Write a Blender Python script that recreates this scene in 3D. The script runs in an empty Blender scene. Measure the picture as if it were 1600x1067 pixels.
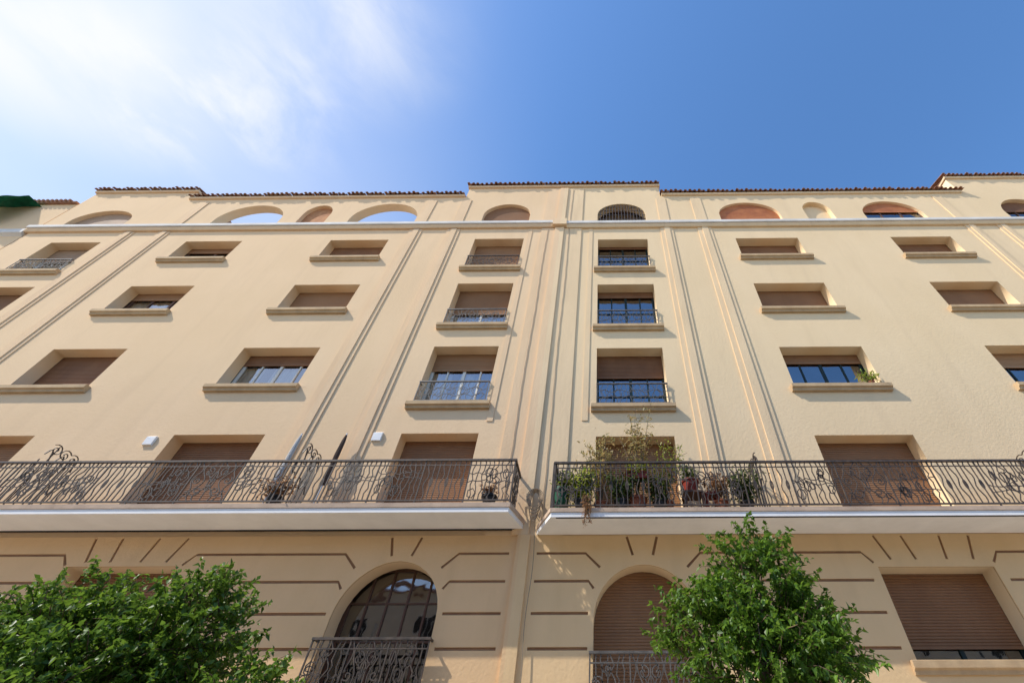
import bpy, bmesh, math, random
import numpy as np
from mathutils import Vector, noise
random.seed(7); rs=np.random.RandomState(5)
D=9.4; PI=math.pi
scene=bpy.context.scene; COL=scene.collection
def c(X): return X*(1-.00106*X)-.094      # facade abscissa

# ------------------------------------------------------------------ materials
def N(nt,t,**k):
    n=nt.nodes.new(t)
    for a,b in k.items(): setattr(n,a,b)
    return n
def base_mat(name,col,rough=.8,spec=.3,metal=0):
    m=bpy.data.materials.new(name); m.use_nodes=True
    b=m.node_tree.nodes['Principled BSDF']
    b.inputs['Base Color'].default_value=(*col,1); b.inputs['Roughness'].default_value=rough
    b.inputs['Specular IOR Level'].default_value=spec; b.inputs['Metallic'].default_value=metal
    return m,m.node_tree,b
def noisy(name,c1,c2,scale=3,rough=.85,bump=.15,bscale=60,stretch=(1,1,1),spec=.25,lo=.35,hi=.65,c3=None,s3=20,f3=.3,metal=0,half=None,objvar=None):
    m,nt,b=base_mat(name,c1,rough,spec,metal); L=nt.links.new
    tc=N(nt,'ShaderNodeTexCoord'); mp=N(nt,'ShaderNodeMapping'); mp.inputs['Scale'].default_value=stretch
    L(tc.outputs['Object'],mp.inputs[0])
    n=N(nt,'ShaderNodeTexNoise'); n.inputs['Scale'].default_value=scale; n.inputs['Detail'].default_value=6; n.inputs['Roughness'].default_value=.6
    L(mp.outputs[0],n.inputs['Vector'])
    r=N(nt,'ShaderNodeMapRange'); r.inputs[1].default_value=lo; r.inputs[2].default_value=hi
    L(n.outputs['Fac'],r.inputs[0])
    mx=N(nt,'ShaderNodeMix',data_type='RGBA'); mx.inputs[6].default_value=(*c1,1); mx.inputs[7].default_value=(*c2,1)
    L(r.outputs[0],mx.inputs[0]); out=mx.outputs[2]
    if c3:
        n3=N(nt,'ShaderNodeTexNoise'); n3.inputs['Scale'].default_value=s3; n3.inputs['Detail'].default_value=4
        mp3=N(nt,'ShaderNodeMapping'); mp3.inputs['Scale'].default_value=(1,1,.12); L(tc.outputs['Object'],mp3.inputs[0]); L(mp3.outputs[0],n3.inputs['Vector'])
        r3=N(nt,'ShaderNodeMapRange'); r3.inputs[1].default_value=.52; r3.inputs[2].default_value=.8; r3.inputs[4].default_value=f3
        L(n3.outputs['Fac'],r3.inputs[0])
        m3=N(nt,'ShaderNodeMix',data_type='RGBA'); L(r3.outputs[0],m3.inputs[0]); L(out,m3.inputs[6]); m3.inputs[7].default_value=(*c3,1); out=m3.outputs[2]
    if half:   # the left house is painted a slightly pinker tone
        sp=N(nt,'ShaderNodeSeparateXYZ'); L(tc.outputs['Object'],sp.inputs[0])
        lt=N(nt,'ShaderNodeMath',operation='LESS_THAN'); lt.inputs[1].default_value=-1.75; L(sp.outputs[0],lt.inputs[0])
        mh=N(nt,'ShaderNodeMix',data_type='RGBA',blend_type='MULTIPLY'); L(lt.outputs[0],mh.inputs[0]); L(out,mh.inputs[6]); mh.inputs[7].default_value=(*half,1); out=mh.outputs[2]
    if objvar:   # sun-faded to a different degree on each object
        oi=N(nt,'ShaderNodeObjectInfo'); mo=N(nt,'ShaderNodeMix',data_type='RGBA'); r5=N(nt,'ShaderNodeMath',operation='MULTIPLY'); r5.inputs[1].default_value=.7
        L(oi.outputs['Random'],r5.inputs[0]); L(r5.outputs[0],mo.inputs[0]); L(out,mo.inputs[6]); mo.inputs[7].default_value=(*objvar,1); out=mo.outputs[2]
    L(out,b.inputs['Base Color'])
    nb=N(nt,'ShaderNodeTexNoise'); nb.inputs['Scale'].default_value=bscale; nb.inputs['Detail'].default_value=5
    L(tc.outputs['Object'],nb.inputs['Vector'])
    bp=N(nt,'ShaderNodeBump'); bp.inputs['Strength'].default_value=bump; bp.inputs['Distance'].default_value=.02
    L(nb.outputs['Fac'],bp.inputs['Height']); L(bp.outputs[0],b.inputs['Normal'])
    return m
M={}
HALF=(.985,.94,.94)
M['wall']=noisy('cream_stucco',(.83,.625,.385),(.79,.59,.355),.6,.92,.30,16,(1,1,.6),.1,c3=(.64,.47,.29),s3=2.4,f3=.28,half=HALF)
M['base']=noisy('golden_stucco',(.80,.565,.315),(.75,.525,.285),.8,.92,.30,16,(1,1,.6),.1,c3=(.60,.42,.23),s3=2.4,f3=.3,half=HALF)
M['trim']=noisy('trim_stucco',(.82,.61,.375),(.76,.56,.34),1.5,.9,.3,20,(1,1,.3),.1,c3=(.58,.43,.27),s3=4,f3=.4,half=HALF)
M['sill']=noisy('sill_stone',(.58,.41,.235),(.47,.325,.185),3,.85,.3,40,(1,1,1),.2,c3=(.30,.22,.14),s3=5,f3=.35)
M['white']=noisy('white_paint',(.90,.89,.87),(.83,.82,.80),2,.7,.1,30,(1,1,1),.2)
M['gutter']=noisy('gutter_paint',(.76,.72,.66),(.60,.56,.51),3,.8,.1,30,(.4,1,1),.15)
M['fascia']=noisy('fascia_stone',(.60,.45,.33),(.46,.34,.25),4,.85,.2,30,(.5,1,1),.2,c3=(.28,.20,.15),s3=5,f3=.45)
M['groove']=noisy('groove_paint',(.36,.20,.105),(.29,.155,.085),4)
M['shutter']=noisy('brown_shutter',(.27,.135,.07),(.21,.10,.053),2,.6,.05,20,(1,1,.5),.2,objvar=(.50,.30,.16))
M['shutter_pale']=noisy('pale_shutter',(.46,.32,.22),(.36,.25,.17),2,.6,.05,20,(1,1,.5),.3)
M['shutter_red']=noisy('red_shutter',(.60,.24,.10),(.45,.16,.07),2,.6,.05,20)
M['brick']=noisy('brick_plaster',(.56,.28,.13),(.42,.19,.09),5,.9,.3,20)
M['brown_frame']=base_mat('brown_frame',(.11,.055,.035),.5)[0]
M['dark_frame']=base_mat('dark_green_frame',(.012,.025,.022),.4)[0]
M['white_frame']=base_mat('white_frame',(.7,.68,.62),.5)[0]
M['curtain']=noisy('curtain',(.74,.72,.68),(.40,.39,.38),9,.9,.3,30,(1,1,.15))
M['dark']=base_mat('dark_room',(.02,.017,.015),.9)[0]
M['iron']=noisy('wrought_iron',(.040,.032,.028),(.11,.08,.06),9,.55,.1,60,spec=.4)
M['iron_pale']=noisy('grey_iron',(.15,.135,.12),(.08,.07,.06),9,.5,.1,60,spec=.5)
M['tile']=noisy('terracotta',(.42,.20,.115),(.22,.12,.075),5,.85,.3,30,c3=(.46,.34,.23),s3=6,f3=.6)
M['cable']=base_mat('cable',(.32,.24,.16),.6)[0]
M['plastic_red']=base_mat('red_plastic',(.30,.045,.03),.5)[0]
M['terra']=noisy('clay_pot',(.34,.12,.06),(.24,.08,.05),6)
M['tub']=base_mat('green_tub',(.02,.10,.055),.5)[0]
M['black_pot']=base_mat('black_pot',(.03,.028,.026),.5)[0]
M['grey_fabric']=noisy('grey_fabric',(.6,.58,.55),(.45,.43,.40),5,.9,.3,20,(1,1,.1))
M['dark_fabric']=noisy('brown_fabric',(.07,.045,.035),(.12,.08,.06),5,.9,.3,20,(1,1,.1))
M['metal']=base_mat('metal_pole',(.5,.5,.5),.35,.5,.8)[0]
M['asphalt']=noisy('asphalt',(.085,.08,.075),(.065,.062,.058),1,.9,.4,80)
M['pave']=noisy('paving',(.60,.54,.46),(.50,.45,.38),1,.85,.2,40)
M['kerb']=noisy('kerb_granite',(.40,.38,.36),(.30,.29,.28),5,.8,.2,60)
M['ground']=noisy('ground',(.36,.32,.27),(.30,.27,.22),.2,.9,.2,10)
M['bark']=noisy('bark',(.20,.14,.09),(.11,.08,.055),8,.95,.8,30,(1,1,.2))
M['tarp']=noisy('green_tarp',(.008,.17,.09),(.004,.09,.05),5,.5,.3,14)
M['render_grey']=noisy('grey_render',(.66,.58,.46),(.58,.50,.39),.8,.9,.2,20)
def glass_mat(name,refl,tint,gt=(.9,.93,.97)):
    m=bpy.data.materials.new(name); m.use_nodes=True; nt=m.node_tree; nt.nodes.clear(); L=nt.links.new
    o=N(nt,'ShaderNodeOutputMaterial'); t=N(nt,'ShaderNodeBsdfTransparent'); t.inputs[0].default_value=(*tint,1)
    g=N(nt,'ShaderNodeBsdfGlossy'); g.inputs['Roughness'].default_value=.04; g.inputs[0].default_value=(*gt,1)
    tc=N(nt,'ShaderNodeTexCoord'); n=N(nt,'ShaderNodeTexNoise'); n.inputs['Scale'].default_value=1.6; L(tc.outputs['Object'],n.inputs['Vector'])
    bp=N(nt,'ShaderNodeBump'); bp.inputs['Strength'].default_value=.2; bp.inputs['Distance'].default_value=.06; L(n.outputs['Fac'],bp.inputs['Height']); L(bp.outputs[0],g.inputs['Normal'])
    mx=N(nt,'ShaderNodeMixShader'); mx.inputs[0].default_value=refl
    L(t.outputs[0],mx.inputs[1]); L(g.outputs[0],mx.inputs[2]); L(mx.outputs[0],o.inputs[0]); return m
M['glass']=glass_mat('window_glass',.32,(.6,.65,.65))
M['glass_dim']=glass_mat('dim_glass',.22,(.6,.57,.55))
def leaf_mat(name,ca,cb,trans=.3):
    m=bpy.data.materials.new(name); m.use_nodes=True; nt=m.node_tree; L=nt.links.new
    b=nt.nodes['Principled BSDF']; o=nt.nodes['Material Output']
    g=N(nt,'ShaderNodeNewGeometry'); mx=N(nt,'ShaderNodeMix',data_type='RGBA')
    mx.inputs[6].default_value=(*ca,1); mx.inputs[7].default_value=(*cb,1)
    L(g.outputs['Random Per Island'],mx.inputs[0]); L(mx.outputs[2],b.inputs['Base Color'])
    b.inputs['Roughness'].default_value=.42; b.inputs['Specular IOR Level'].default_value=.4
    t=N(nt,'ShaderNodeBsdfTranslucent'); hs=N(nt,'ShaderNodeHueSaturation'); hs.inputs['Value'].default_value=1.8; hs.inputs['Hue'].default_value=.485
    L(mx.outputs[2],hs.inputs['Color']); L(hs.outputs[0],t.inputs[0])
    s=N(nt,'ShaderNodeMixShader'); s.inputs[0].default_value=trans
    L(b.outputs[0],s.inputs[1]); L(t.outputs[0],s.inputs[2]); L(s.outputs[0],o.inputs[0]); return m
M['leaf_tree']=leaf_mat('tree_leaf',(.045,.11,.012),(.14,.26,.027),.36)
M['leaf_tree2']=leaf_mat('tree_leaf_b',(.040,.10,.012),(.13,.24,.026),.35)
M['leaf_lime']=leaf_mat('lime_leaf',(.15,.24,.03),(.36,.38,.06))
M['leaf_dark']=leaf_mat('dark_leaf',(.035,.07,.02),(.10,.14,.03))
M['leaf_dry']=leaf_mat('dry_leaf',(.46,.34,.14),(.22,.22,.07))
M['leaf_brown']=leaf_mat('brown_leaf',(.34,.20,.09),(.18,.10,.05))

# ------------------------------------------------------------------ mesh helpers
class MB:
    def __init__(s): s.v=[]; s.f=[]
    def box(s,x0,x1,y0,y1,z0,z1):
        i=len(s.v)
        s.v+=[(x0,y0,z0),(x1,y0,z0),(x1,y1,z0),(x0,y1,z0),(x0,y0,z1),(x1,y0,z1),(x1,y1,z1),(x0,y1,z1)]
        s.f+=[(i,i+3,i+2,i+1),(i+4,i+5,i+6,i+7),(i,i+1,i+5,i+4),(i+1,i+2,i+6,i+5),(i+2,i+3,i+7,i+6),(i+3,i,i+4,i+7)]
    def prism(s,prof,x0,x1):   # profile in (y,z) extruded along x
        n=len(prof); i=len(s.v)
        s.v+=[(x0,y,z) for y,z in prof]+[(x1,y,z) for y,z in prof]
        for k in range(n): a=(k+1)%n; s.f.append((i+k,i+a,i+n+a,i+n+k))
        s.f.append(tuple(i+k for k in range(n))[::-1]); s.f.append(tuple(i+n+k for k in range(n)))
    def poly(s,pts,z0,z1):     # plan polygon extruded in z
        n=len(pts); i=len(s.v)
        s.v+=[(x,y,z0) for x,y in pts]+[(x,y,z1) for x,y in pts]
        for k in range(n): a=(k+1)%n; s.f.append((i+k,i+a,i+n+a,i+n+k))
        s.f.append(tuple(i+k for k in range(n))[::-1]); s.f.append(tuple(i+n+k for k in range(n)))
    def quad(s,a,b,c_,d):
        i=len(s.v); s.v+=[a,b,c_,d]; s.f.append((i,i+1,i+2,i+3))
    def tube(s,pts,r,sides=4,closed=False):
        pts=[Vector(p) for p in pts]; n=len(pts)
        if n<2: return
        rr=r if isinstance(r,(list,tuple)) else [r]*n
        i0=len(s.v); up=None
        for k,p in enumerate(pts):
            if closed: t=pts[(k+1)%n]-pts[k-1]
            else: t=pts[min(k+1,n-1)]-pts[max(k-1,0)]
            if t.length<1e-7: t=Vector((0,0,1))
            t.normalize()
            if up is None:
                up=Vector((0,1,0)) if abs(t.y)<.9 else Vector((1,0,0))
            a=t.cross(up)
            if a.length<1e-4: a=t.cross(Vector((1,0.3,0)))
            a.normalize(); b=a.cross(t).normalized(); up=b.copy()
            for q in range(sides):
                w=2*PI*(q+.5)/sides
                s.v.append(tuple(p+a*math.cos(w)*rr[k]+b*math.sin(w)*rr[k]))
        m=n if closed else n-1
        for k in range(m):
            k2=(k+1)%n
            for q in range(sides):
                q2=(q+1)%sides
                s.f.append((i0+k*sides+q,i0+k*sides+q2,i0+k2*sides+q2,i0+k2*sides+q))
        if not closed:
            s.f.append(tuple(i0+q for q in range(sides))[::-1]); s.f.append(tuple(i0+(n-1)*sides+q for q in range(sides)))
    def lathe(s,prof,cx,cy,n=14):
        i=len(s.v); m=len(prof)
        for r,z in prof:
            for q in range(n): w=2*PI*q/n; s.v.append((cx+r*math.cos(w),cy+r*math.sin(w),z))
        for k in range(m-1):
            for q in range(n): q2=(q+1)%n; s.f.append((i+k*n+q,i+k*n+q2,i+(k+1)*n+q2,i+(k+1)*n+q))
        s.f.append(tuple(i+q for q in range(n))[::-1]); s.f.append(tuple(i+(m-1)*n+q for q in range(n)))
    def build(s,name,mat,parent=None,smooth=False):
        me=bpy.data.meshes.new(name); me.from_pydata(s.v,[],s.f); me.validate()
        bm=bmesh.new(); bm.from_mesh(me); bmesh.ops.recalc_face_normals(bm,faces=bm.faces); bm.to_mesh(me); bm.free()
        me.materials.append(mat)
        if smooth: me.polygons.foreach_set('use_smooth',[True]*len(me.polygons))
        o=bpy.data.objects.new(name,me); COL.objects.link(o); o.parent=parent
        return o
def empty(name,loc,label,cat,group=None):
    o=bpy.data.objects.new(name,None); COL.objects.link(o); o.location=loc; o['label']=label; o['category']=cat
    if group: o['group']=group
    return o
def slab(name,outer,holes,y0,y1,mat,parent):
    cu=bpy.data.curves.new(name,'CURVE'); cu.dimensions='2D'; cu.fill_mode='BOTH'; cu.extrude=(y1-y0)/2
    for pl in [outer]+holes:
        sp=cu.splines.new('POLY'); sp.points.add(len(pl)-1)
        for p,(x,z) in zip(sp.points,pl): p.co=(x,z,0,1)
        sp.use_cyclic_u=True
    o=bpy.data.objects.new('tmp',cu); COL.objects.link(o)
    dg=bpy.context.evaluated_depsgraph_get(); me=bpy.data.meshes.new_from_object(o.evaluated_get(dg))
    bpy.data.objects.remove(o)
    ym=(y0+y1)/2
    for v in me.vertices: x,y,z=v.co; v.co=(x,ym-z,y)
    me.materials.clear(); me.materials.append(mat); me.name=name
    r=bpy.data.objects.new(name,me); COL.objects.link(r); r.parent=parent; return r
def arch(x0,x1,zb,zs,zt,n=20):
    cx=(x0+x1)/2; r=(x1-x0)/2
    return [(x0,zb),(x1,zb)]+[(cx+r*math.cos(PI*k/n),zs+(zt-zs)*math.sin(PI*k/n)) for k in range(n+1)]
def rect(x0,x1,z0,z1): return [(x0,z0),(x1,z0),(x1,z1),(x0,z1)]

# ------------------------------------------------------------------ building
B=empty('apartment_building',(0,0,0),'long cream stucco apartment building with brown shutters, iron balconies and tiled eaves','building')
cols={0:(-21.2,-19.3),1:(-16.05,-13.9),2:(-10.5,-8.27),3:(-4.93,-3.03),4:(-.14,1.78),5:(5.22,7.65),6:(11.3,13.68),7:(17.2,19.1)}
cols={k:(c(a),c(b)) for k,(a,b) in cols.items()}
tops={1:15.5,2:12.6,3:9.5,4:6.43}
bot={1:14.2,2:11.2,3:7.98}; botT={1:13.5,2:10.42,3:7.35}
TALL=(0,3,4,7)
def spec(col,row):
    dz=.12 if col<=3 else 0.0
    x0,x1=cols[col]; zt=tops[row]+dz
    zb=(4.25 if row==4 else (botT if col in TALL else bot)[row])+ (dz if row<4 else (.1 if col<=3 else 0))
    return x0,x1,zb,zt
holes=[]
for col in cols:
    for row in (1,2,3,4):
        x0,x1,zb,zt=spec(col,row); holes.append(rect(x0,x1,zb,zt))
attic=[(-21.9,-19.5,17.0,17.3,18.2),(-16.0,-13.3,16.9,17.3,18.55),(-10.45,-7.7,16.9,17.3,18.6),(-4.95,-3.0,16.9,17.55,18.45),
       (-.17,1.85,16.9,17.45,18.4),(4.95,7.5,16.9,17.4,18.4),(11.05,13.6,16.9,17.3,18.4),(17.1,19.4,16.9,17.3,18.5)]
niches=[(-12.55,-11.4,16.9,17.75,18.5),(8.6,9.75,16.9,17.7,18.4)]
for a in attic+niches: holes.append(arch(c(a[0]),c(a[1]),a[2],a[3],a[4]))
lower=[('arch',c(-4.95),c(-3.02),.3,2.50,3.50),('arch',c(-.15),c(1.8),.3,2.44,3.42),
       ('rect',c(-10.5),c(-8.3),1.7,3.42),('rect',c(5.42),c(7.7),1.82,3.36),('rect',c(-16),c(-13.8),1.7,3.42),('rect',c(11.3),c(13.7),1.82,3.36)]
lh=[]
for l in lower:
    lh.append(arch(*l[1:]) if l[0]=='arch' else rect(*l[1:]))
XL=c(-22.7); XR=26
sky_line=[(XL,-1.5),(XR,-1.5),(XR,20.5),(c(16.25),20.5),(c(16.25),19.1),(c(2.62),19.1),(c(2.62),20.0),(c(-6.03),20.0),(c(-6.03),19.15),(c(-18.2),19.15),(c(-18.2),19.85),(XL,19.85)]
slab('wall',sky_line,holes+lh,D,D+.36,M['wall'],B)
# grooved lower facing
def groove(pts,w=.052):
    P=[Vector((x,z)) for x,z in pts]; A=[];Bq=[]
    for i,p in enumerate(P):
        d=(P[min(i+1,len(P)-1)]-P[max(i-1,0)]).normalized(); n=Vector((-d.y,d.x))*w/2
        A.append(tuple(p+n)); Bq.append(tuple(p-n))
    return A+Bq[::-1]
gr=[]
LV=[3.64,3.12,2.57,2.02,1.45,.9,.35]
def pier(xa,xb,left,right):
    for i,z in enumerate(LV):
        a,b=xa,xb
        if left=='arch': a=xa+(.12 if i==0 else .10); 
        if right=='arch': b=xb-(.12 if i==0 else .10)
        if left=='rect': a=xa+.17
        if right=='rect': b=xb-.17
        pts=[(a,z),(b,z)]
        if left=='arch' and i==0: pts=[(a-.24,z-.27)]+[(a+.05,z)]+pts[1:]
        if left=='arch' and i==1: pts=[(a-.10,z-.13)]+pts
        if right=='arch' and i==0: pts=pts[:-1]+[(b-.05,z),(b+.24,z-.27)]
        if right=='arch' and i==1: pts=pts+[(b+.10,z-.13)]
        if left=='rect' and i==0: pts=[(a-.12,z-.2)]+[(a+.05,z)]+pts[1:]
        if right=='rect' and i==0: pts=pts[:-1]+[(b-.05,z),(b+.12,z-.2)]
        gr.append(groove(pts))
pier(c(-8.3),c(-4.95),'rect','arch'); pier(c(-3.02),c(-1.85),'arch',None)
pier(c(-1.3),c(-.15),None,'arch'); pier(c(1.8),c(5.42),'arch','rect'); pier(c(7.7),c(11.3),'rect','rect'); pier(c(-13.8),c(-10.5),'rect','rect')
for l in lower:
    xm=(l[1]+l[2])/2; w=(l[2]-l[1])/2
    if l[0]=='arch':
        for s in (-1,1): gr.append(groove([(xm+s*.2,3.60),(xm+s*.31,3.97)]))
    else:
        for s,e in ((-.72,-.86),(-.28,-.36),(.26,.33),(.72,.86)): gr.append(groove([(xm+s*w,3.5),(xm+e*w,3.97)]))
low=[(XL,-1.5),(XR,-1.5),(XR,4.0),(XL,4.0)]
slab('groove_layer',low,lh,D-.012,D-.001,M['groove'],B)
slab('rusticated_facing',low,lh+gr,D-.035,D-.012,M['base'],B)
# core (the parapet over the two open arches has a terrace behind it)
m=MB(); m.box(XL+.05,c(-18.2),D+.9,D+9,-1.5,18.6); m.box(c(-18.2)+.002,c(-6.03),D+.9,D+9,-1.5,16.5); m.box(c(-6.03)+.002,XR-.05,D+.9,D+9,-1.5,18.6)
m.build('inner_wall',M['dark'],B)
m=MB(); m.box(c(-18.2),c(-6.03),D+.362,D+9,16.502,16.7); m.build('terrace',M['pave'],B)
# ribs
def rib(xa,xb,z0,z1,p=.03,y=D,two=True): 
    a,b=c(xa),c(xb); w=b-a
    m=MB(); m.box(a,b,y-p,y+.02,z0,z1)
    if two: m.box(a+w*.32,b-w*.25,y-p-.03,y-p+.001,z0,z1)
    m.build('pilaster_rib',M['trim'],B)
for xa,xb in ((-18.95,-18.5),(-17.55,-17.1),(-7.65,-7.15),(-6.15,-5.65),(2.35,2.85),(3.85,4.4),(14.7,15.15),(16.0,16.45)):
    rib(xa,xb,4.35,16.33); 
for xa,xb in ((-7.6,-7.2),(-6.1,-5.7),(2.4,2.8),(3.9,4.35),(-17.5,-17.1),(14.7,15.1)): rib(xa,xb,16.77,18.85,.03,two=False)
m=MB(); m.box(c(-2.4),c(-.8),D-.035,D+.02,4.0,16.33); m.box(c(-2.4),c(-.8),D-.035,D+.02,16.77,19.8); m.build('pilaster',M['trim'],B)
m=MB(); m.box(c(-1.85),c(-1.5),D-.085,D-.034,4.0,16.33); m.box(c(-1.85),c(-1.5),D-.085,D-.034,16.77,19.8); m.build('pilaster_rib',M['trim'],B)
m=MB(); m.box(c(-1.72),c(-1.46),D-.085,D-.034,-1.5,3.997); m.build('pilaster_rib',M['base'],B)
for xa,xb in ((-2.9,-2.75),(-.5,-.35)): rib(xa,xb,6.9,16.33,.02,two=False)
# cornice
for nm,mat,prof in (('cornice_moulding','trim',[(D,16.36),(D-.08,16.36),(D-.12,16.44),(D-.12,16.54),(D,16.54)]),
                    ('gutter','gutter',[(D,16.542),(D-.16,16.542),(D-.18,16.57),(D-.18,16.71),(D-.14,16.74),(D,16.76)])):
    for xa,xb in ((XL-.15,c(-1.95)),(c(-1.4),XR)):
        if xa>c(-2): prof=[(y,z-.06) for y,z in prof]
        m=MB(); n=14
        for k in range(n): 
            a=xa+(xb-xa)*k/n; b=xa+(xb-xa)*(k+1)/n; m.prism(prof,a,b-.004)
        m.build(nm,M[mat],B)
m=MB(); m.box(c(-1.95),c(-1.4),D-.22,D-.0,16.36,16.8); m.build('cornice_block',M['trim'],B)
# eaves + tiles
def eave(xa,xb,z,deep=True):
    m=MB(); m.prism([(D-.0,z-.02),(D-.07,z-.02),(D-.10,z+.04),(D-.10,z+.09),(D+.36,z+.09),(D+.36,z)],xa-.05,xb+.05)
    e=m.build('eave',M['trim'],B)
    t=MB(); x=xa-.05; sl=.36; yb=D+1.6 if deep else D+.42
    while x<xb+.05:
        jx=random.uniform(-.02,.02); jz=random.uniform(-.018,.02); y0=D-.20+random.uniform(-.04,.03)
        for kind in (0,1):
            cx_=x+jx+(0 if kind==0 else .105); R=.062; i=len(t.v); n=6
            for yy in (y0+(.03 if kind else 0),yb):
                zz=z+.135+jz+(yy-(D-.24))*sl-(.03 if kind else 0)
                for rr in (R,R-.016):
                    for k in range(n+1):
                        w=PI*k/n
                        t.v.append((cx_+rr*math.cos(w),yy,zz+(rr*math.sin(w) if kind==0 else -rr*math.sin(w)*.4+.02)))
            q=n+1
            for k in range(n):
                t.f.append((i+k,i+k+1,i+2*q+k+1,i+2*q+k)); t.f.append((i+q+k,i+q+k+1,i+3*q+k+1,i+3*q+k)); t.f.append((i+k,i+k+1,i+q+k+1,i+q+k))
        x+=.21
    if deep: t.prism([(D-.1,z+.10),(D+1.6,z+.10+1.7*sl),(D+5,z+.10+1.7*sl),(D+5,z+.1),(D+.3,z+.092)],xa,xb)
    else: t.prism([(D-.1,z+.10),(D+.4,z+.10+.5*sl),(D+.4,z+.092)],xa,xb)
    t.build('tile_roof',M['tile'],B)
eave(XL,c(-18.2),19.85); eave(c(-18.2)+.1,c(-6.03)-.1,19.15,False); eave(c(-6.03),c(2.62),20.0); eave(c(2.62)+.1,c(16.25)-.1,19.1); eave(c(16.25),XR,20.5)

# ------------------------------------------------------------------ windows
def shutter_mesh(x0,x1,z0,z1,y,mat,parent):
    m=MB(); p=.052; z=z1
    while z-p>z0:
        i=len(m.v)
        pr=[(y,z),(y-.013,z-.012),(y-.013,z-p+.012),(y,z-p)]
        m.v+=[(x0,a,b) for a,b in pr]+[(x1,a,b) for a,b in pr]
        for k in range(3): m.f.append((i+k,i+k+1,i+5+k,i+4+k))
        z-=p
    m.box(x0,x1,y-.02,y+.01,z-.05,z)
    return m.build('shutter',mat,parent)
def spiral(cx,cz,r,turns,d,ph=0,n=18):
    return [(cx+d*r*(1-k/n*.85)*math.cos(ph+turns*2*PI*k/n), cz+r*(1-k/n*.85)*math.sin(ph+turns*2*PI*k/n)) for k in range(n+1)]
def iron(mb,org,ux,w,h,kind,rg,r=.012):
    o=Vector(org); u=Vector((ux[0],ux[1],0))
    T=lambda P,rr=r,cl=False: mb.tube([o+u*a+Vector((0,0,b)) for a,b in P],rr,4,cl)
    T([(0,0),(0,h)],r*1.3)
    if kind==0:      # plain bars with slim waves between them
        n=max(3,int(w/.10))
        for k in range(1,n):
            a=w*k/n
            if k%3==1: T([(a+.03*math.sin(q*PI*4/12),h*q/12) for q in range(13)])
            elif k%3==2:
                T([(a,0),(a,h)]); T([(a+.028*math.cos(t*PI/5),h*.45+.1*math.sin(t*PI/5)) for t in range(10)],r*.9,True)
            else: T([(a,0),(a,h)])
    elif kind==1:    # mirrored scrolls
        for s in (-1,1):
            T([(w/2+s*(.10*w+.10*w*math.sin(q*3*PI/16+.5)),h*q/16) for q in range(17)])
            T([(w/2+s*(.25*w+.08*w*math.sin(q*3*PI/16)),h*q/16) for q in range(17)])
            T([(w/2+s*(.40*w+.05*w*math.sin(q*4*PI/16+1)),h*q/16) for q in range(17)])
            T(spiral(w/2+s*.17*w,h*.74,.11,1.3,s,1.2)); T(spiral(w/2+s*.33*w,h*.52,.09,1.3,-s,2.2))
            T(spiral(w/2+s*.20*w,h*.25,.11,1.3,-s,3.6)); T(spiral(w/2+s*.37*w,h*.17,.08,1.2,s,.6))
        T([(w/2+.06*math.cos(q*PI/8),h*.5+.22*math.sin(q*PI/8)) for q in range(16)],r,True)
        T([(w/2,0),(w/2,h)],r*.9)
    elif kind==2:    # dense angular net of bent bars and cells
        n=max(4,int(w/.09))
        for k in range(1,n):
            a=w*k/n; am=rg.uniform(.02,.05); pts=[(a,0)]; z=0
            while z<h-.12:
                z+=rg.uniform(.06,.16); pts.append((a+rg.uniform(-am,am),min(z,h)))
            pts.append((a,h)); T(pts)
        for q in range(8):
            cx_=rg.uniform(.1,w-.1); cz_=rg.uniform(.14,h-.14); ra=rg.uniform(.04,.09); rb=rg.uniform(.06,.13); ns=rg.choice([5,6,7]); tw=rg.uniform(0,3)
            T([(cx_+ra*math.cos(t*2*PI/ns+tw),cz_+rb*math.sin(t*2*PI/ns+tw)) for t in range(ns)],r,True)
        for q in range(2):
            z0=rg.uniform(.25,.7)*h; T([(w*t/10,z0+rg.uniform(-.05,.05)) for t in range(11)],r*.8)
    elif kind==3:   # small crazed lattice for window guards
        n=max(3,int(w/.12))
        for k in range(1,n):
            a=w*k/n; ph=rg.uniform(0,6.28)
            T([(a+.045*math.sin(ph+q*PI*.42),h*q/8) for q in range(9)],r*.8)
        for zz in (.3,.62):
            T([(w*q/20,h*zz+.05*math.sin(q*1.3+zz*9)) for q in range(21)],r*.8)
        for q in range(int(w/.35)):
            cx_=.2+q*.35; T([(cx_+.1*math.cos(t*PI/5),h*.5+.13*math.sin(t*PI/5)) for t in range(10)],r*.8,True)
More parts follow.
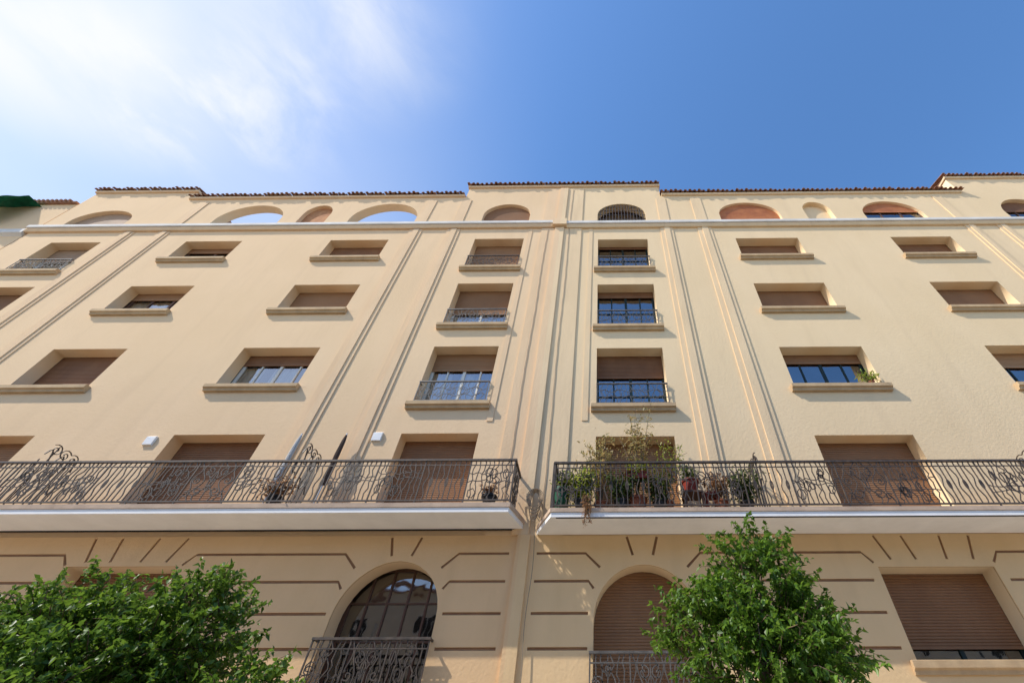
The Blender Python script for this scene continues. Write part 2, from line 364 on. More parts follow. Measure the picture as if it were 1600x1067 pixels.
def window(x0,x1,zb,zt,frac=1,frame='brown_frame',mull=2,glass='glass',shut='shutter',rail=None,curtain=False,sill=True,transom=None,rails_h=.72,sx=.13,label=None,irn='iron_pale',sproj=.15,dep=.40,thin=False):
    y=D+dep
    m=MB(); e=.02; f=.06
    m.box(x0-e,x0+f,y,y+.06,zb,zt+e); m.box(x1-f,x1+e,y,y+.06,zb,zt+e)
    m.box(x0+f,x1-f,y,y+.06,zb-.0,zb+f); m.box(x0+f,x1-f,y,y+.06,zt-f,zt+e)
    for k in range(1,mull):
        a=x0+(x1-x0)*k/mull; t=.04 if k%2==0 or mull==2 else .022
        if thin: t=.018
        m.box(a-t,a+t,y+.002,y+.05,zb+f,zt-f)
    if transom:
        tt=.014 if thin else .02
        for tz in transom: m.box(x0+f,x1-f,y+.004,y+.045,zb+(zt-zb)*tz-tt,zb+(zt-zb)*tz+tt)
    W=m.build('window',M[frame],B); 
    if label: W['label']=label
    if frac<1:
        p=MB(); p.quad((x0,y+.03,zb),(x1,y+.03,zb),(x1,y+.03,zt),(x0,y+.03,zt)); p.build('pane',M[glass],W)
    if curtain:
        p=MB(); n=60; rg=random.Random(int(x0*31+zb*7)); g0=rg.uniform(.1,.3); g1=rg.uniform(.5,.75)
        for k in range(n):
            a=x0+(x1-x0)*k/n; b=x0+(x1-x0)*(k+1)/n
            if curtain=='gap' and (g0<k/n<g0+.13 or g1<k/n<g1+.16): continue
            ya=y+.14+.025*math.sin(k*1.1); yb=y+.14+.025*math.sin((k+1)*1.1)
            p.quad((a,ya,zb),(b,yb,zb),(b,yb,zt),(a,ya,zt))
        p.build('curtain',M['curtain'],W)
    if frac>0: shutter_mesh(x0-.015,x1+.015,zt-(zt-zb)*frac+(.02 if frac>=1 else 0),zt+.02,y-.015,M[shut],W)
    if sill:
        s=MB(); z=zb
        s.prism([(D-.001,z-.19),(D-sproj*.55,z-.19),(D-sproj*.65,z-.13),(D-sproj,z-.10),(D-sproj,z+.004),(D-sproj+.02,z+.014),(D-.001,z+.02)],x0-sx,x1+sx)
        s.box(x0+.001,x1-.001,D,D+dep,z-.03,z+.02)
        s.build('sill',M['sill'],W)
    if rail:
        r=MB(); w=x1-x0-.04; yy=D-.06; rg=random.Random(int(x0*10+zb))
        iron(r,(x0+.02,yy,zb+.06),(1,0),w,rails_h-.06,3,rg,.011)
        r.box(x0+.0,x1-.0,yy-.02,yy+.02,zb+rails_h-.015,zb+rails_h+.02); r.box(x0+.02,x1-.02,yy-.012,yy+.012,zb+.06,zb+.085)
        r.tube([(x1-.02,yy,zb+.06),(x1-.02,yy,zb+rails_h)],.015)
        for xx in (x0+.01,x1-.01): r.tube([(xx,yy,zb+rails_h),(xx,D+.1,zb+rails_h)],.012)
        r.build('railing',M[irn],W)
    return W
def wn(col,row,**k): 
    x0,x1,zb,zt=spec(col,row); return window(x0,x1,zb,zt,sill=(row<4),**k)
wn(0,1,frac=.38,shut='shutter_pale',rail=1,frame='white_frame',curtain=True); wn(0,2,frac=1,rail=1); wn(0,3,rail=1); wn(0,4)
wn(1,1,frac=.22,mull=2,frame='brown_frame'); wn(1,2,frac=.24,mull=3,frame='brown_frame',curtain='gap',label='half open shutter over a glass window'); wn(1,3); wn(1,4)
wn(2,1,frac=.97); wn(2,2,frac=.55,frame='brown_frame'); wn(2,3,frac=.24,mull=4,frame='white_frame',curtain='gap',label='white framed window with curtains under a raised brown shutter'); wn(2,4)
wn(3,1,frac=.80,rail=1,irn='iron'); wn(3,2,frac=.55,rail=1,frame='white_frame',curtain=True); wn(3,3,frac=.30,rail=1,frame='white_frame',mull=4,curtain='gap'); wn(3,4)
wn(4,1,frac=.05,rail=1,frame='dark_frame',mull=4,transom=[.55]); wn(4,2,frac=.12,rail=1,frame='dark_frame',mull=4,transom=[.5]); wn(4,3,frac=.38,rail=1,frame='dark_frame',mull=4,glass='glass',transom=[.3]); wn(4,4,frac=1)
wn(5,1); wn(5,2,frac=.9,frame='dark_frame'); wn(5,3,frac=.22,frame='dark_frame',mull=4,label='dark framed window with half raised brown shutter'); wn(5,4)
wn(6,1); wn(6,2); wn(6,3,frac=.36,frame='dark_frame',mull=4); wn(6,4)
wn(7,1,rail=1); wn(7,2,rail=1); wn(7,3,rail=1); wn(7,4)
# attic lights; the two wide arches left of the middle are open
acfg=[('shutter_pale',1,.2),None,None,('shutter',1,.18),('shutter',.0,.4),('shutter_red',1,.14),('shutter_red',.5,.14),('shutter',.5,.2)]
for a,cf in zip(attic,acfg):
    if cf is None: continue
    sh,fr,dp=cf
    window(c(a[0]),c(a[1]),a[2],a[4],frac=fr,shut=sh,frame='brown_frame',mull=3,sill=False,dep=dp)
x0,x1=c(-.17),c(1.85)
g=MB()
for k in range(1,16): g.box(x0+(x1-x0)*k/16-.012,x0+(x1-x0)*k/16+.012,D+.03,D+.054,16.9,18.4)
for z in (17.2,17.55,17.9,18.2): g.box(x0,x1,D+.056,D+.07,z-.012,z+.012)
g.build('window_grille',M['iron'],B)
for a,mt,dd in zip(niches,('brick','wall'),(.16,.2)):
    m=MB(); m.box(c(a[0])-.03,c(a[1])+.03,D+dd,D+.5,16.8,18.55); m.build('niche',M[mt],B)
# ground floor
W=window(lower[0][1],lower[0][2],.3,3.51,frac=0,frame='brown_frame',mull=5,glass='glass_dim',transom=[.40,.60,.80],sill=False,thin=True,label='tall dark arched window with thin glazing bars')
W=window(lower[1][1],lower[1][2],.3,3.43,frac=1,sill=False,label='arched window closed by a brown roller shutter')
W=window(lower[2][1],lower[2][2],1.7,3.42,frac=1)
W=window(lower[3][1],lower[3][2],1.82,3.36,frac=.82,frame='dark_frame',mull=2,glass='glass_dim',sproj=.12)
W=window(lower[4][1],lower[4][2],1.7,3.42); W=window(lower[5][1],lower[5][2],1.82,3.36)
def guard(xa,xb,zt,p,mat):
    r=MB(); h=1.1; rg=random.Random(3); w=xb-xa; n=3
    for k in range(n): iron(r,(xa+w*k/n,D-p,zt-h),(1,0),w/n,h,(2,1,2)[k],rg,.013)
    r.box(xa-.02,xb+.02,D-p-.025,D-p+.025,zt-.02,zt+.02); r.box(xa,xb,D-p-.015,D-p+.015,zt-h,zt-h+.03)
    r.box(xa,xb,D-p-.012,D-p+.012,zt-.16,zt-.14)
    for xx in (xa,xb): r.box(xx-.015,xx+.015,D-p,D,zt-.02,zt+.015); r.tube([(xx,D-p,zt-h),(xx,D-p,zt)],.015)
    r.build('railing',mat,B)
guard(c(-5.0),c(-2.98),2.14,.2,M['iron']); guard(c(-.2),c(1.85),1.95,.1,M['iron_pale'])

# ------------------------------------------------------------------ balconies
def balcony(xa,xb,zb,zt,ztop,end,label):
    Y0=D-.86
    sp=.2 if end>0 else .36
    def plan(ins,y0): 
        if end>0: return [(xa,y0),(xb-ins,y0),(xb-ins+sp,D-.042),(xa,D-.042)]
        return [(xa+ins,y0),(xb,y0),(xb,D-.042),(xa+ins-sp,D-.042)]
    m=MB(); m.poly(plan(0,Y0),zb+.10,zt); bal=m.build('balcony',M['fascia'],B); bal['label']=label
    m=MB(); m.poly(plan(.02,Y0+.02),zb,zb+.099); m.build('soffit',M['white'],bal)
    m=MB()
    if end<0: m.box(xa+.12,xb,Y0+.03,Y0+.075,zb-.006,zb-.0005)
    else: m.box(xa,xb,D-.085,D-.045,zb-.02,zb-.0005)  # no groove on the left slab: dark strip drawn as shadow along the wall
    m.build('drip_and_shadow_strip',M['dark'],bal)
    rg=random.Random(11 if end>0 else 23)
    yr=Y0+.05; h=ztop-zt-.1; z0=zt+.07
    hr=MB(); hr.box(xa,xb,yr-.028,yr+.028,ztop-.03,ztop+.01)
    xe=xb-.03 if end>0 else xa+.03
    hr.box(xe-.025,xe+.025,yr,D-.06,ztop-.03,ztop+.01); hr.build('handrail',M['iron'],bal)
    L=xb-xa; n=int(L/.95); w=L/n
    pat=[2,0,2,2,0,2,1,2,0,2]
    for k in range(n):
        a=(xb-(k+1)*w) if end>0 else xa+k*w
        if a>20 or a+w<-26: continue
        p=MB(); iron(p,(a,yr,z0),(1,0),w,h,pat[k%10],rg,.0125)
        p.box(a,a+w,yr-.014,yr+.014,z0-.014,z0+.014); p.box(a+.012,a+w-.012,yr-.008,yr+.008,ztop-.14,ztop-.12)
        p.tube([(a,yr,zt),(a,yr,ztop)],.017)
        p.build('railing_panel',M['iron'],bal)
    p=MB(); iron(p,(xe,yr,z0),(0,1),D-.1-yr,h,2,rg,.0125); p.box(xe-.014,xe+.014,yr,D-.1,z0-.014,z0+.014); p.tube([(xe,yr,zt),(xe,yr,ztop+.02)],.02); p.build('railing_panel',M['iron'],bal)
    return bal
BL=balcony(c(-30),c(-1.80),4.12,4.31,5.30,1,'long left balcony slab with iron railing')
BR=balcony(c(-1.0),XR-.5,4.01,4.19,5.22,-1,'long right balcony slab with iron railing and plants')
def divider(x,zt,par,hh=1.5):
    p=MB(); w=.72; y0=D-.80
    o=Vector((x,y0,zt))
    T=lambda P,r=.012,cl=False: p.tube([o+Vector((0.0,a,b)) for a,b in P],r,4,cl)
    for k in range(6): T([(w*k/5,.05),(w*k/5,hh*(.72+.28*math.sin(k*1.3)**2))])
    T([(w*k/20,hh*.8+.16*math.sin(k*.8)) for k in range(21)],.014)
    for s in range(3): T(spiral(.14+.22*s,hh*.92,.13,1.5,1 if s%2 else -1,.6))
    T([(w*k/20,hh*.45+.1*math.sin(k*.9)) for k in range(21)]); T([(0,.05),(w,.05)])
    p.build('divider_grille',M['iron'],par)
divider(c(-12.1),4.31,BL,1.5); divider(c(-6.5),4.31,BL,1.5); divider(c(9.6),4.19,BR,1.5); divider(c(3.35),4.19,BR,1.3)
# alarm boxes
for x,z in ((-10.95,6.36),(-5.48,6.44)):
    m=MB(); x=c(x); m.prism([(D,z-.12),(D-.05,z-.11),(D-.06,z+.10),(D-.03,z+.13),(D,z+.13)],x-.11,x+.11); m.build('alarm_box',M['white'],B)
# cables
m=MB()
for x,am,za,zb_ in ((-1.28,.006,4.2,19.7),(-2.14,.006,4.6,16.2)):
    m.tube([(c(x)+am*math.sin(k*1.7)+.012*math.sin(k*.23),D-.05,za+(zb_-za)*k/60) for k in range(61)],.009,5)
for k in range(5):
    m.tube([(c(-1.42)+(.10+.02*k)*math.cos(t*PI/9),D-.2-.02*k,4.55+.04*k+(.32-.03*k)*math.sin(t*PI/9)) for t in range(18)],.010,4,True)
m.tube([(c(-1.36)+.02*math.sin(k*.6),D-.11,1+3.6*k/20) for k in range(21)],.009,4)
m.build('cable',M['cable'],B)
# neighbour on the left
NB=empty('neighbour_building',(0,0,0),'lower cream building at the far left edge beside the long facade','building')
m=MB(); m.box(-40,XL-.17,D+.05,D+9,-1.5,18.9); m.build('wall',M['wall'],NB)
m=MB(); m.prism([(D+.05,16.2),(D-.1,16.3),(D-.1,16.55),(D+.05,16.6)],-40,XL-.18); m.build('cornice',M['gutter'],NB)
m=MB(); m.prism([(D-.06,18.9),(D-.08,18.98),(D+4,20.1),(D+4,18.9)],-40,XL-.17)
x=-40
while x<XL-.3: m.tube([(x,D-.14,18.99),(x,D+2,19.6)],.06,8); x+=.2
m.build('tile_roof',M['tile'],NB)
# house across the street, behind the viewer; the lower panes mirror it
OB=empty('facing_building',(0,-9,-1.48),'plain beige house across the street, mirrored in the lower window panes','building')
m=MB(); m.box(-24,24,-8,0,0,10.6); m.build('wall',M['render_grey'],OB)
m=MB(); m.box(-24.2,24.2,-8.2,.35,10.602,10.85); m.build('roof',M['tile'],OB)
for r_ in range(3):
    for q in range(12):
        x=-21+q*3.8; m=MB(); z=1.2+r_*3.1; f=.08
        m.box(x-.65,x-.57,.002,.08,z,z+1.7); m.box(x+.57,x+.65,.002,.08,z,z+1.7); m.box(x-.57,x+.57,.002,.08,z+1.62,z+1.7); m.box(x-.57,x+.57,.002,.08,z,z+.08); m.box(x-.03,x+.03,.002,.07,z+.08,z+1.62)
        wo=m.build('window',M['white_frame'],OB); p=MB(); p.quad((x-.57,.012,z+.08),(x+.57,.012,z+.08),(x+.57,.012,z+1.62),(x-.57,.012,z+1.62)); p.build('pane',M['dark'],wo)
# green tarp
m=MB(); nx,nz=26,22
for j in range(nz+1):
    for i in range(nx+1):
        u=i/nx; v=j/nz; x=c(-26.4)+u*2.3*(1-.25*v); 
        yy=D-.30-.35*math.sin(v*PI)*(.6+.4*math.sin(u*7)); zz=18.75-v*(1.9+.3*math.sin(u*5))
        q=noise.noise(Vector((u*5,v*5,1.3)))*.16
        m.v.append((x+q*.6,yy+q-(.15 if j else -.5),zz+q*.5))
for j in range(nz):
    for i in range(nx):
        a=j*(nx+1)+i; m.f.append((a,a+1,a+nx+2,a+nx+1))
t=m.build('tarp',M['tarp'],None,True); t['label']='crumpled green tarp hanging from the roof edge at the far left'; t['category']='tarp'

# ------------------------------------------------------------------ foliage
def leaf_mesh(C,Dr,S,wr,name,mat,parent,droop=.25):
    n=len(C); Dr=Dr/np.linalg.norm(Dr,axis=1,keepdims=True)
    R=rs.normal(size=(n,3)); R[:,2]+=1.6
    sd=np.cross(Dr,R); sd/=np.linalg.norm(sd,axis=1,keepdims=True)+1e-9; nr=np.cross(sd,Dr)
    S=S[:,None]
    tip=C+Dr*S; tip[:,2]-=droop*S[:,0]*rs.uniform(0,1,n)
    mid=C+Dr*S*.45
    V=np.stack([C,mid+sd*S*wr+nr*S*.1,tip,mid-sd*S*wr+nr*S*.1],1).reshape(-1,3)
    me=bpy.data.meshes.new(name)
    me.vertices.add(4*n); me.vertices.foreach_set('co',V.ravel())
    idx=np.arange(n)*4
    F=np.stack([idx,idx+1,idx+2,idx,idx+2,idx+3],1).ravel()
    me.loops.add(6*n); me.loops.foreach_set('vertex_index',F)
    me.polygons.add(2*n); me.polygons.foreach_set('loop_start',np.arange(2*n)*3)
    me.update(calc_edges=True); me.validate(); me.materials.append(mat)
    o=bpy.data.objects.new(name,me); COL.objects.link(o); o.parent=parent; return o
def tree(name,label,base,lobes,shoots,leafS,mat,seed,gap=-.12):
    global rs
    rs=np.random.RandomState(seed)
    T=empty(name,base,label,'tree'); b=np.array(base)
    tm=MB()
    cen=np.mean([l[0] for l in lobes],0); hub=np.array([base[0]*.7+cen[0]*.3,base[1],-.1])
    tm.tube([Vector((np.array([base[0]*(1-t)+hub[0]*t+.04*math.sin(t*5),base[1]+.03*math.cos(t*4),base[2]*(1-t)+hub[2]*t])-b)) for t in np.linspace(0,1,8)],[.14-.05*t for t in np.linspace(0,1,8)],10)
    CC=[];DD=[];SS=[]
    for (lc,lr,wt) in lobes:
        lc=np.array(lc); lr=np.array(lr)
        for q in range(5):
            e=lc+rs.normal(size=3)*lr*.35; mid=(hub+e)/2+rs.normal(size=3)*.12
            P=[Vector((hub*(1-t)**2+2*mid*t*(1-t)+e*t*t)-b) for t in np.linspace(0,1,7)]
            tm.tube(P,[.055*(1-t*.8) for t in np.linspace(0,1,7)],6)
        for k in range(int(shoots*wt)):
            d=rs.normal(size=3); d/=np.linalg.norm(d); r=rs.uniform(.12,1)**.45
            p=lc+d*lr*r*.88
            if noise.noise(Vector((p*2.1+seed)))<gap and rs.rand()<.85: continue
            ln=rs.uniform(.18,.42)*(1.45 if rs.rand()<.13 else 1)
            sd=d*.8+np.array([0,0,.5])+rs.normal(size=3)*.45; sd/=np.linalg.norm(sd)
            nl=int(rs.randint(16,25)*ln/.3)
            t=np.linspace(0.05,1,nl)[:,None]
            curve=p+sd*ln*t+np.array([0,0,-.25*ln])*t**2+np.array([rs.normal()*.05,rs.normal()*.05,0])*t
            ld=sd*.5+rs.normal(size=(nl,3))*.75+np.array([0,0,-.15])
            CC.append(curve); DD.append(ld); SS.append(rs.uniform(.55,1.15,nl)*leafS)
            if r>.6 and rs.rand()<.6: tm.tube([Vector(x-b) for x in (p-sd*.15,p+sd*ln*.5,curve[-1])],[.008,.005,.002],3)
    tm.build('trunk',M['bark'],T,True)
    C=np.concatenate(CC)-b; leaf_mesh(C,np.concatenate(DD),np.concatenate(SS),.28,'crown',mat,T,.4)
    return T
tree('street_tree','leafy green street tree in front of the shuttered arched window',(1.75,6.0,-1.48),
     [((1.72,6.0,1.15),(.94,.85,.9),1.0),((1.86,6.0,2.0),(.5,.5,.66),.38),((2.2,5.95,1.2),(.5,.5,.6),.24),((1.05,6.0,1.45),(.42,.45,.52),.2),((1.7,6.0,.3),(.95,.9,.7),.4)],780,.08,M['leaf_tree'],3,-.15)
tree('street_tree','broad leafy green street tree below the left balcony',(-5.5,6.0,-1.48),
     [((-6.2,6.0,1.32),(.8,.7,.70),.7),((-4.85,6.0,1.34),(.62,.65,.70),.62),((-5.5,5.9,.85),(1.1,.9,.7),.95),((-3.95,5.9,.78),(.55,.5,.38),.24),((-7.3,6.0,.85),(.65,.7,.6),.36),((-5.5,6.0,.0),(1.2,.8,.5),.3)],800,.08,M['leaf_tree2'],14,-.2)

def plant(label,x,z,h,spread,n,ls,mat,pot='terra',y=D-.45,pr=.15,ph=.26,stems=7,wr=.25,bias=.3,name='potted_plant',lean=0,jit=.16):
    T=empty(name,(x,y,z),label,'plant')
    if pot:
        m=MB(); m.lathe([(pr*.7,0),(pr*.95,ph*.85),(pr*1.05,ph*.86),(pr*1.05,ph),(pr*.9,ph),(pr*.85,ph*.9)],0,0); m.build('pot',M[pot],T,False)
    m=MB(); C=[];DD=[]
    for s in range(stems):
        a=rs.uniform(0,2*PI); rad=rs.uniform(.2,1)*spread; e=np.array([math.cos(a)*rad+lean,math.sin(a)*rad*.5,ph+(h-ph)*rs.uniform(.55,1)])
        b0=np.array([0,0,ph*.9]); md=(b0+e)/2+np.array([rs.normal()*.06,rs.normal()*.04,.1*(h-ph)])
        P=[b0*(1-t)**2+2*md*t*(1-t)+e*t*t for t in np.linspace(0,1,8)]
        m.tube([Vector(p) for p in P],[.012*(1-.6*t) for t in np.linspace(0,1,8)],4)
        if h>1.4:
            for q in range(4):
                p0=P[3+q]; d=rs.normal(size=3); d[2]=abs(d[2])*.4; d/=np.linalg.norm(d)
                p1=p0+d*rs.uniform(.15,.35); m.tube([Vector(p0),Vector(p1)],[.006,.003],3)
                k=5; t=rs.uniform(.3,1,k)[:,None]; C.append(p0+(p1-p0)*t+rs.normal(size=(k,3))*.03); DD.append(rs.normal(size=(k,3)))
        k=n//stems; t=rs.uniform(bias,1,k)[:,None]; pts=b0*(1-t)**2+2*md*t*(1-t)+e*t*t
        pts=pts+rs.normal(size=(k,3))*spread*jit; C.append(pts); DD.append(rs.normal(size=(k,3))+np.array([0,0,.3]))
    m.build('stem',M['bark'],T); C=np.concatenate(C)
    leaf_mesh(C,np.concatenate(DD),rs.uniform(.6,1.2,len(C))*ls,wr,'foliage',mat,T)
    return T
zr=4.19
plant('tall plant in a dark green tub at the left end of the right balcony',c(-.83),zr,1.05,.25,260,.09,M['leaf_dark'],'tub',pr=.18,ph=.6,bias=.1)
plant('yellow-green bushy plant behind the right balcony railing near its left end',c(-.4),zr,.9,.5,1400,.085,M['leaf_lime'],'black_pot',y=D-.62,stems=20,bias=.1)
plant('tall straggly plant with drying leaves rising highest above the right balcony',c(.75),zr,2.85,.55,330,.10,M['leaf_dry'],'terra',y=D-.5,stems=10,wr=.17,bias=.35,pr=.2,ph=.35,jit=.12)
plant('spindly yellowing plant leaning left beside the tall drying plant',c(.0),zr,2.0,.7,480,.10,M['leaf_dry'],'terra',y=D-.5,stems=11,wr=.2,bias=.35,lean=-.15,jit=.12)
plant('thin green plant with bare arching twigs right of the tall drying plant',c(1.35),zr,1.95,.5,180,.09,M['leaf_lime'],'terra',y=D-.5,stems=8,wr=.17,bias=.45,lean=.15,jit=.12)
plant('dense green plant low behind the railing below the tall drying plant',c(.4),zr,.85,.5,1000,.085,M['leaf_dark'],'black_pot',y=D-.6,stems=18,bias=.1)
plant('dark leafy plant left of the red pot on the right balcony',c(1.2),zr,.8,.45,850,.085,M['leaf_dark'],'black_pot',y=D-.58,stems=16,bias=.1)
plant('small green plant in a wide red pot high on the right balcony',c(1.9),zr+.45,.65,.28,260,.08,M['leaf_dark'],'plastic_red',y=D-.5,pr=.18,ph=.3)
plant('drooping dark plant at the right end of the balcony plants',c(3.0),zr,1.0,.5,900,.09,M['leaf_dark'],'black_pot',y=D-.5,stems=16,bias=.1)
plant('brownish thin plant beside the red stool',c(2.45),zr,.9,.4,620,.08,M['leaf_brown'],'terra',y=D-.55)
plant('small dark plant low behind the left railing near the folded parasols',c(-6.7),4.31,.6,.5,520,.08,M['leaf_brown'],'black_pot',y=D-.6,stems=12,bias=.1)
plant('small plant in a dark pot at the right end of the left balcony',c(-2.3),4.31,.5,.25,200,.08,M['leaf_brown'],'black_pot',y=D-.6)
plant('little spiky green plant on the window sill',c(7.35),8.0,.42,.25,120,.18,M['leaf_lime'],'terra',y=D-.02,pr=.08,ph=.12,stems=6,wr=.08,bias=.2)
# wooden stand that carries the wide red pot
T=empty('plant_stand',(c(1.9),D-.5,zr),'low dark wooden stand under the wide red pot on the right balcony','stand')
m=MB(); m.box(-.2,.2,-.2,.2,.41,.449); m.build('top',M['brown_frame'],T)
for sx_ in (-.17,.17):
    for sy_ in (-.17,.17): m=MB(); m.box(sx_-.02,sx_+.02,sy_-.02,sy_+.02,0,.409); m.build('leg',M['brown_frame'],T)
# planter hung inside the railing
T=empty('rail_planter',(c(.75),D-.68,4.90),'red planter box hung at handrail height among the balcony plants','planter')
m=MB(); m.poly([(-.22,-.07),(.22,-.07),(.22,.07),(-.22,.07)],0,.13); m.poly([(-.24,-.09),(.24,-.09),(.24,.09),(-.24,.09)],.131,.155); m.build('box',M['plastic_red'],T)
m=MB()
for s in (-.18,.18): m.tube([(s,.08,.1),(s,.08,.33),(s,-.14,.34),(s,-.15,.28)],.008,4)
m.build('hook',M['iron'],T)
C=np.column_stack([rs.uniform(-.22,.22,220),rs.uniform(-.12,.1,220),rs.uniform(.10,.34,220)]); leaf_mesh(C,rs.normal(size=C.shape)+np.array([0,0,.4]),rs.uniform(.05,.09,220),.25,'foliage',M['leaf_lime'],T)
# trailing dry plant over the slab edge
T=empty('trailing_plant',(c(-.25),D-.92,4.25),'dry brown trailing plant hanging over the right balcony edge','plant')
m=MB(); C=[]
for s in range(7):
    x=rs.normal()*.05; L_=rs.uniform(.3,.6)
    P=[Vector((x+.04*math.sin(t*5+s),.0+rs.normal()*.01,.15-L_*t)) for t in np.linspace(0,1,8)]
    m.tube(P,.006,4); C+= [np.array(p)+rs.normal(size=3)*.025 for p in P for _ in range(4)]
m.build('stem',M['bark'],T); C=np.array(C); leaf_mesh(C,rs.normal(size=C.shape)-np.array([0,0,.8]),rs.uniform(.04,.08,len(C)),.2,'foliage',M['leaf_brown'],T)
# red stool
T=empty('plastic_stool',(c(2.3),D-.45,zr),'red plastic stool among the plants on the right balcony','stool')
m=MB(); m.lathe([(.17,.42),(.19,.43),(.19,.46),(.17,.475)],0,0,18); m.build('seat',M['plastic_red'],T)
for a in range(4):
    m=MB(); w=PI/4+a*PI/2; m.tube([(.14*math.cos(w),.14*math.sin(w),.42),(.19*math.cos(w),.19*math.sin(w),0)],[.03,.02],6); m.build('leg',M['plastic_red'],T)
# folded parasols
for x,mat,lab in ((-7.2,'grey_fabric','pale grey folded parasol standing on the left balcony'),(-6.12,'dark_fabric','dark brown folded parasol standing on the left balcony')):
    T=empty('folded_parasol',(c(x),D-.22,4.31),lab,'parasol')
    m=MB(); m.lathe([(.2,0),(.2,.05),(.04,.08)],0,0,16); m.build('base',M['black_pot'],T)
    m=MB(); m.tube([(0,0,.05),(0,0,2.1)],.016,8); m.build('pole',M['metal'],T)
    m=MB(); n=24; pr=[(.045,.75),(.05,.95),(.04,1.3),(.045,1.5),(.035,1.9),(.018,2.05)]
    for r,z in pr:
        for q in range(n): w=2*PI*q/n; rr=r*(1+.25*(q%3-1)); m.v.append((rr*math.cos(w),rr*math.sin(w),z))
    for k in range(len(pr)-1):
        for q in range(n): q2=(q+1)%n; m.f.append((k*n+q,k*n+q2,(k+1)*n+q2,(k+1)*n+q))
    m.build('canopy',M[mat],T,True)

# ------------------------------------------------------------------ ground
def st(o,n=None): o['kind']='structure'; return o
m=MB(); m.box(-300,300,-300,300,-1.9,-1.62); st(m.build('ground',M['ground']))
m=MB(); m.box(-80,80,-5,4.6,-1.62,-1.6); st(m.build('road',M['asphalt']))
m=MB(); m.box(-80,80,4.75,D+.2,-1.62,-1.48); st(m.build('pavement',M['pave']))
m=MB(); m.box(-80,80,4.6,4.75,-1.62,-1.475); st(m.build('kerb',M['kerb']))
m=MB(); m.box(-80,80,-9,-5,-1.62,-1.48); st(m.build('pavement',M['pave']))

# ------------------------------------------------------------------ light
ray=Vector((.42,.18,-.50)).normalized()
sun=bpy.data.lights.new('sun','SUN'); sun.energy=5; sun.angle=math.radians(.53); sun.color=(1,.94,.85)
so=bpy.data.objects.new('sun',sun); COL.objects.link(so); so.rotation_euler=ray.to_track_quat('-Z','Y').to_euler(); so.location=(-20,-10,30)
W=bpy.data.worlds.new('World'); scene.world=W; W.use_nodes=True; nt=W.node_tree; nt.nodes.clear(); L=nt.links.new
out=N(nt,'ShaderNodeOutputWorld'); bg=N(nt,'ShaderNodeBackground'); bg.inputs[1].default_value=.15; L(bg.outputs[0],out.inputs[0])
sk=N(nt,'ShaderNodeTexSky',sky_type='NISHITA'); sk.sun_disc=False
sk.sun_elevation=math.asin(-ray.z); sk.sun_rotation=math.atan2(-ray.x,-ray.y); sk.altitude=600; sk.air_density=1.0; sk.dust_density=.6; sk.ozone_density=1.7
def mth(op,a,b=None,cl=False):
    n=N(nt,'ShaderNodeMath',operation=op); n.use_clamp=cl
    for i,v in enumerate((a,b)):
        if v is None: continue
        if isinstance(v,(int,float)): n.inputs[i].default_value=v
        else: L(v,n.inputs[i])
    return n.outputs[0]
tc=N(nt,'ShaderNodeTexCoord'); sx=N(nt,'ShaderNodeSeparateXYZ'); L(tc.outputs['Generated'],sx.inputs[0])
zz=mth('MAXIMUM',sx.outputs[2],.08); px=mth('DIVIDE',sx.outputs[0],zz); py=mth('DIVIDE',sx.outputs[1],zz)
cb=N(nt,'ShaderNodeCombineXYZ'); L(px,cb.inputs[0]); L(py,cb.inputs[1])
def fbm(scale,sc,rot,det=7,rough=.6,dist=.4,loc=(0,0,0)):
    mp=N(nt,'ShaderNodeMapping',vector_type='TEXTURE'); mp.inputs['Scale'].default_value=sc; mp.inputs['Rotation'].default_value=(0,0,rot); mp.inputs['Location'].default_value=loc
    L(cb.outputs[0],mp.inputs[0]); n=N(nt,'ShaderNodeTexNoise'); n.inputs['Scale'].default_value=scale; n.inputs['Detail'].default_value=det; n.inputs['Roughness'].default_value=rough; n.inputs['Distortion'].default_value=dist
    L(mp.outputs[0],n.inputs['Vector']); return n.outputs['Fac']
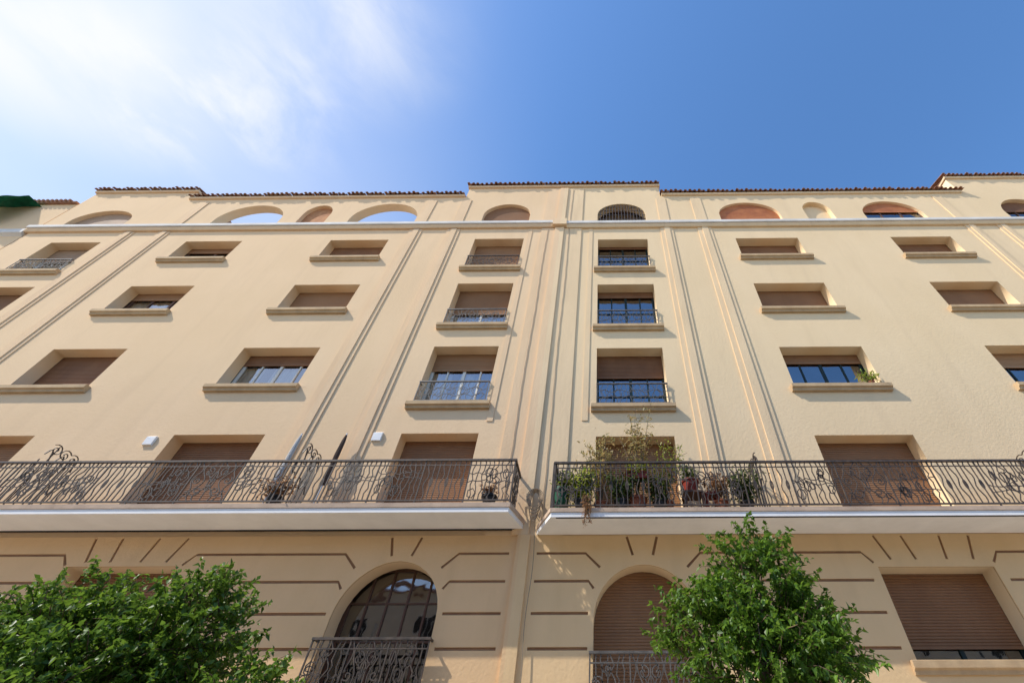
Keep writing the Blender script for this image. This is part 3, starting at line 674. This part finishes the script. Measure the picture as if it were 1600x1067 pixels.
def sstep(v,a,b,lo=0,hi=1):
    r=N(nt,'ShaderNodeMapRange',interpolation_type='SMOOTHSTEP'); L(v,r.inputs[0]); r.inputs[1].default_value=a; r.inputs[2].default_value=b; r.inputs[3].default_value=lo; r.inputs[4].default_value=hi; return r.outputs[0]
def blob(cx_,cy_,rx,ry):
    a=mth('DIVIDE',mth('SUBTRACT',px,cx_),rx); b=mth('DIVIDE',mth('SUBTRACT',py,cy_),ry)
    return sstep(mth('SQRT',mth('ADD',mth('MULTIPLY',a,a),mth('MULTIPLY',b,b))),0,1,1,0)
A66=math.radians(62)
n1=fbm(2.4,(1.0,.7,1),A66,6,.5,.3); n2=fbm(4.2,(1.0,.7,1),A66,8,.6,.4,(3,1,0)); n0=fbm(1.4,(1,1,1),0,4,.5,.2,(1,4,0))
haze=mth('MULTIPLY',sstep(px,-.05,-.95),sstep(n0,.25,.75,.7,1.0))
b1=mth('MULTIPLY',blob(-1.02,.17,.50,.30),sstep(n1,.20,.70,.25,1)); b2=mth('MULTIPLY',blob(-.48,.13,.32,.26),sstep(n2,.25,.75,.25,1)); b3=mth('MULTIPLY',blob(-.80,.30,.36,.20),sstep(n2,.42,.70,0,.5))
tot=mth('ADD',mth('MULTIPLY',haze,.50),mth('ADD',mth('MULTIPLY',b1,.70),mth('ADD',mth('MULTIPLY',b2,.65),b3)),True)
tot=mth('MULTIPLY',tot,.97)
hs=N(nt,'ShaderNodeHueSaturation'); hs.inputs['Saturation'].default_value=1.2; hs.inputs['Hue'].default_value=.501; hs.inputs['Value'].default_value=1.85; L(sk.outputs[0],hs.inputs['Color'])
mx=N(nt,'ShaderNodeMix',data_type='RGBA'); L(tot,mx.inputs[0]); L(hs.outputs[0],mx.inputs[6]); mx.inputs[7].default_value=(6.5,6.65,6.9,1); L(mx.outputs[2],bg.inputs[0])

# ------------------------------------------------------------------ camera
cam=bpy.data.cameras.new('camera'); co=bpy.data.objects.new('camera',cam); COL.objects.link(co); scene.camera=co
cam.sensor_width=36; cam.lens=16.0; cam.shift_x=-.0875; cam.clip_end=2000; cam.clip_start=.05
co.location=(0,0,0); co.rotation_euler=(math.radians(90+46.15),0,.01)
scene.view_settings.view_transform='Standard'; scene.view_settings.look='None'
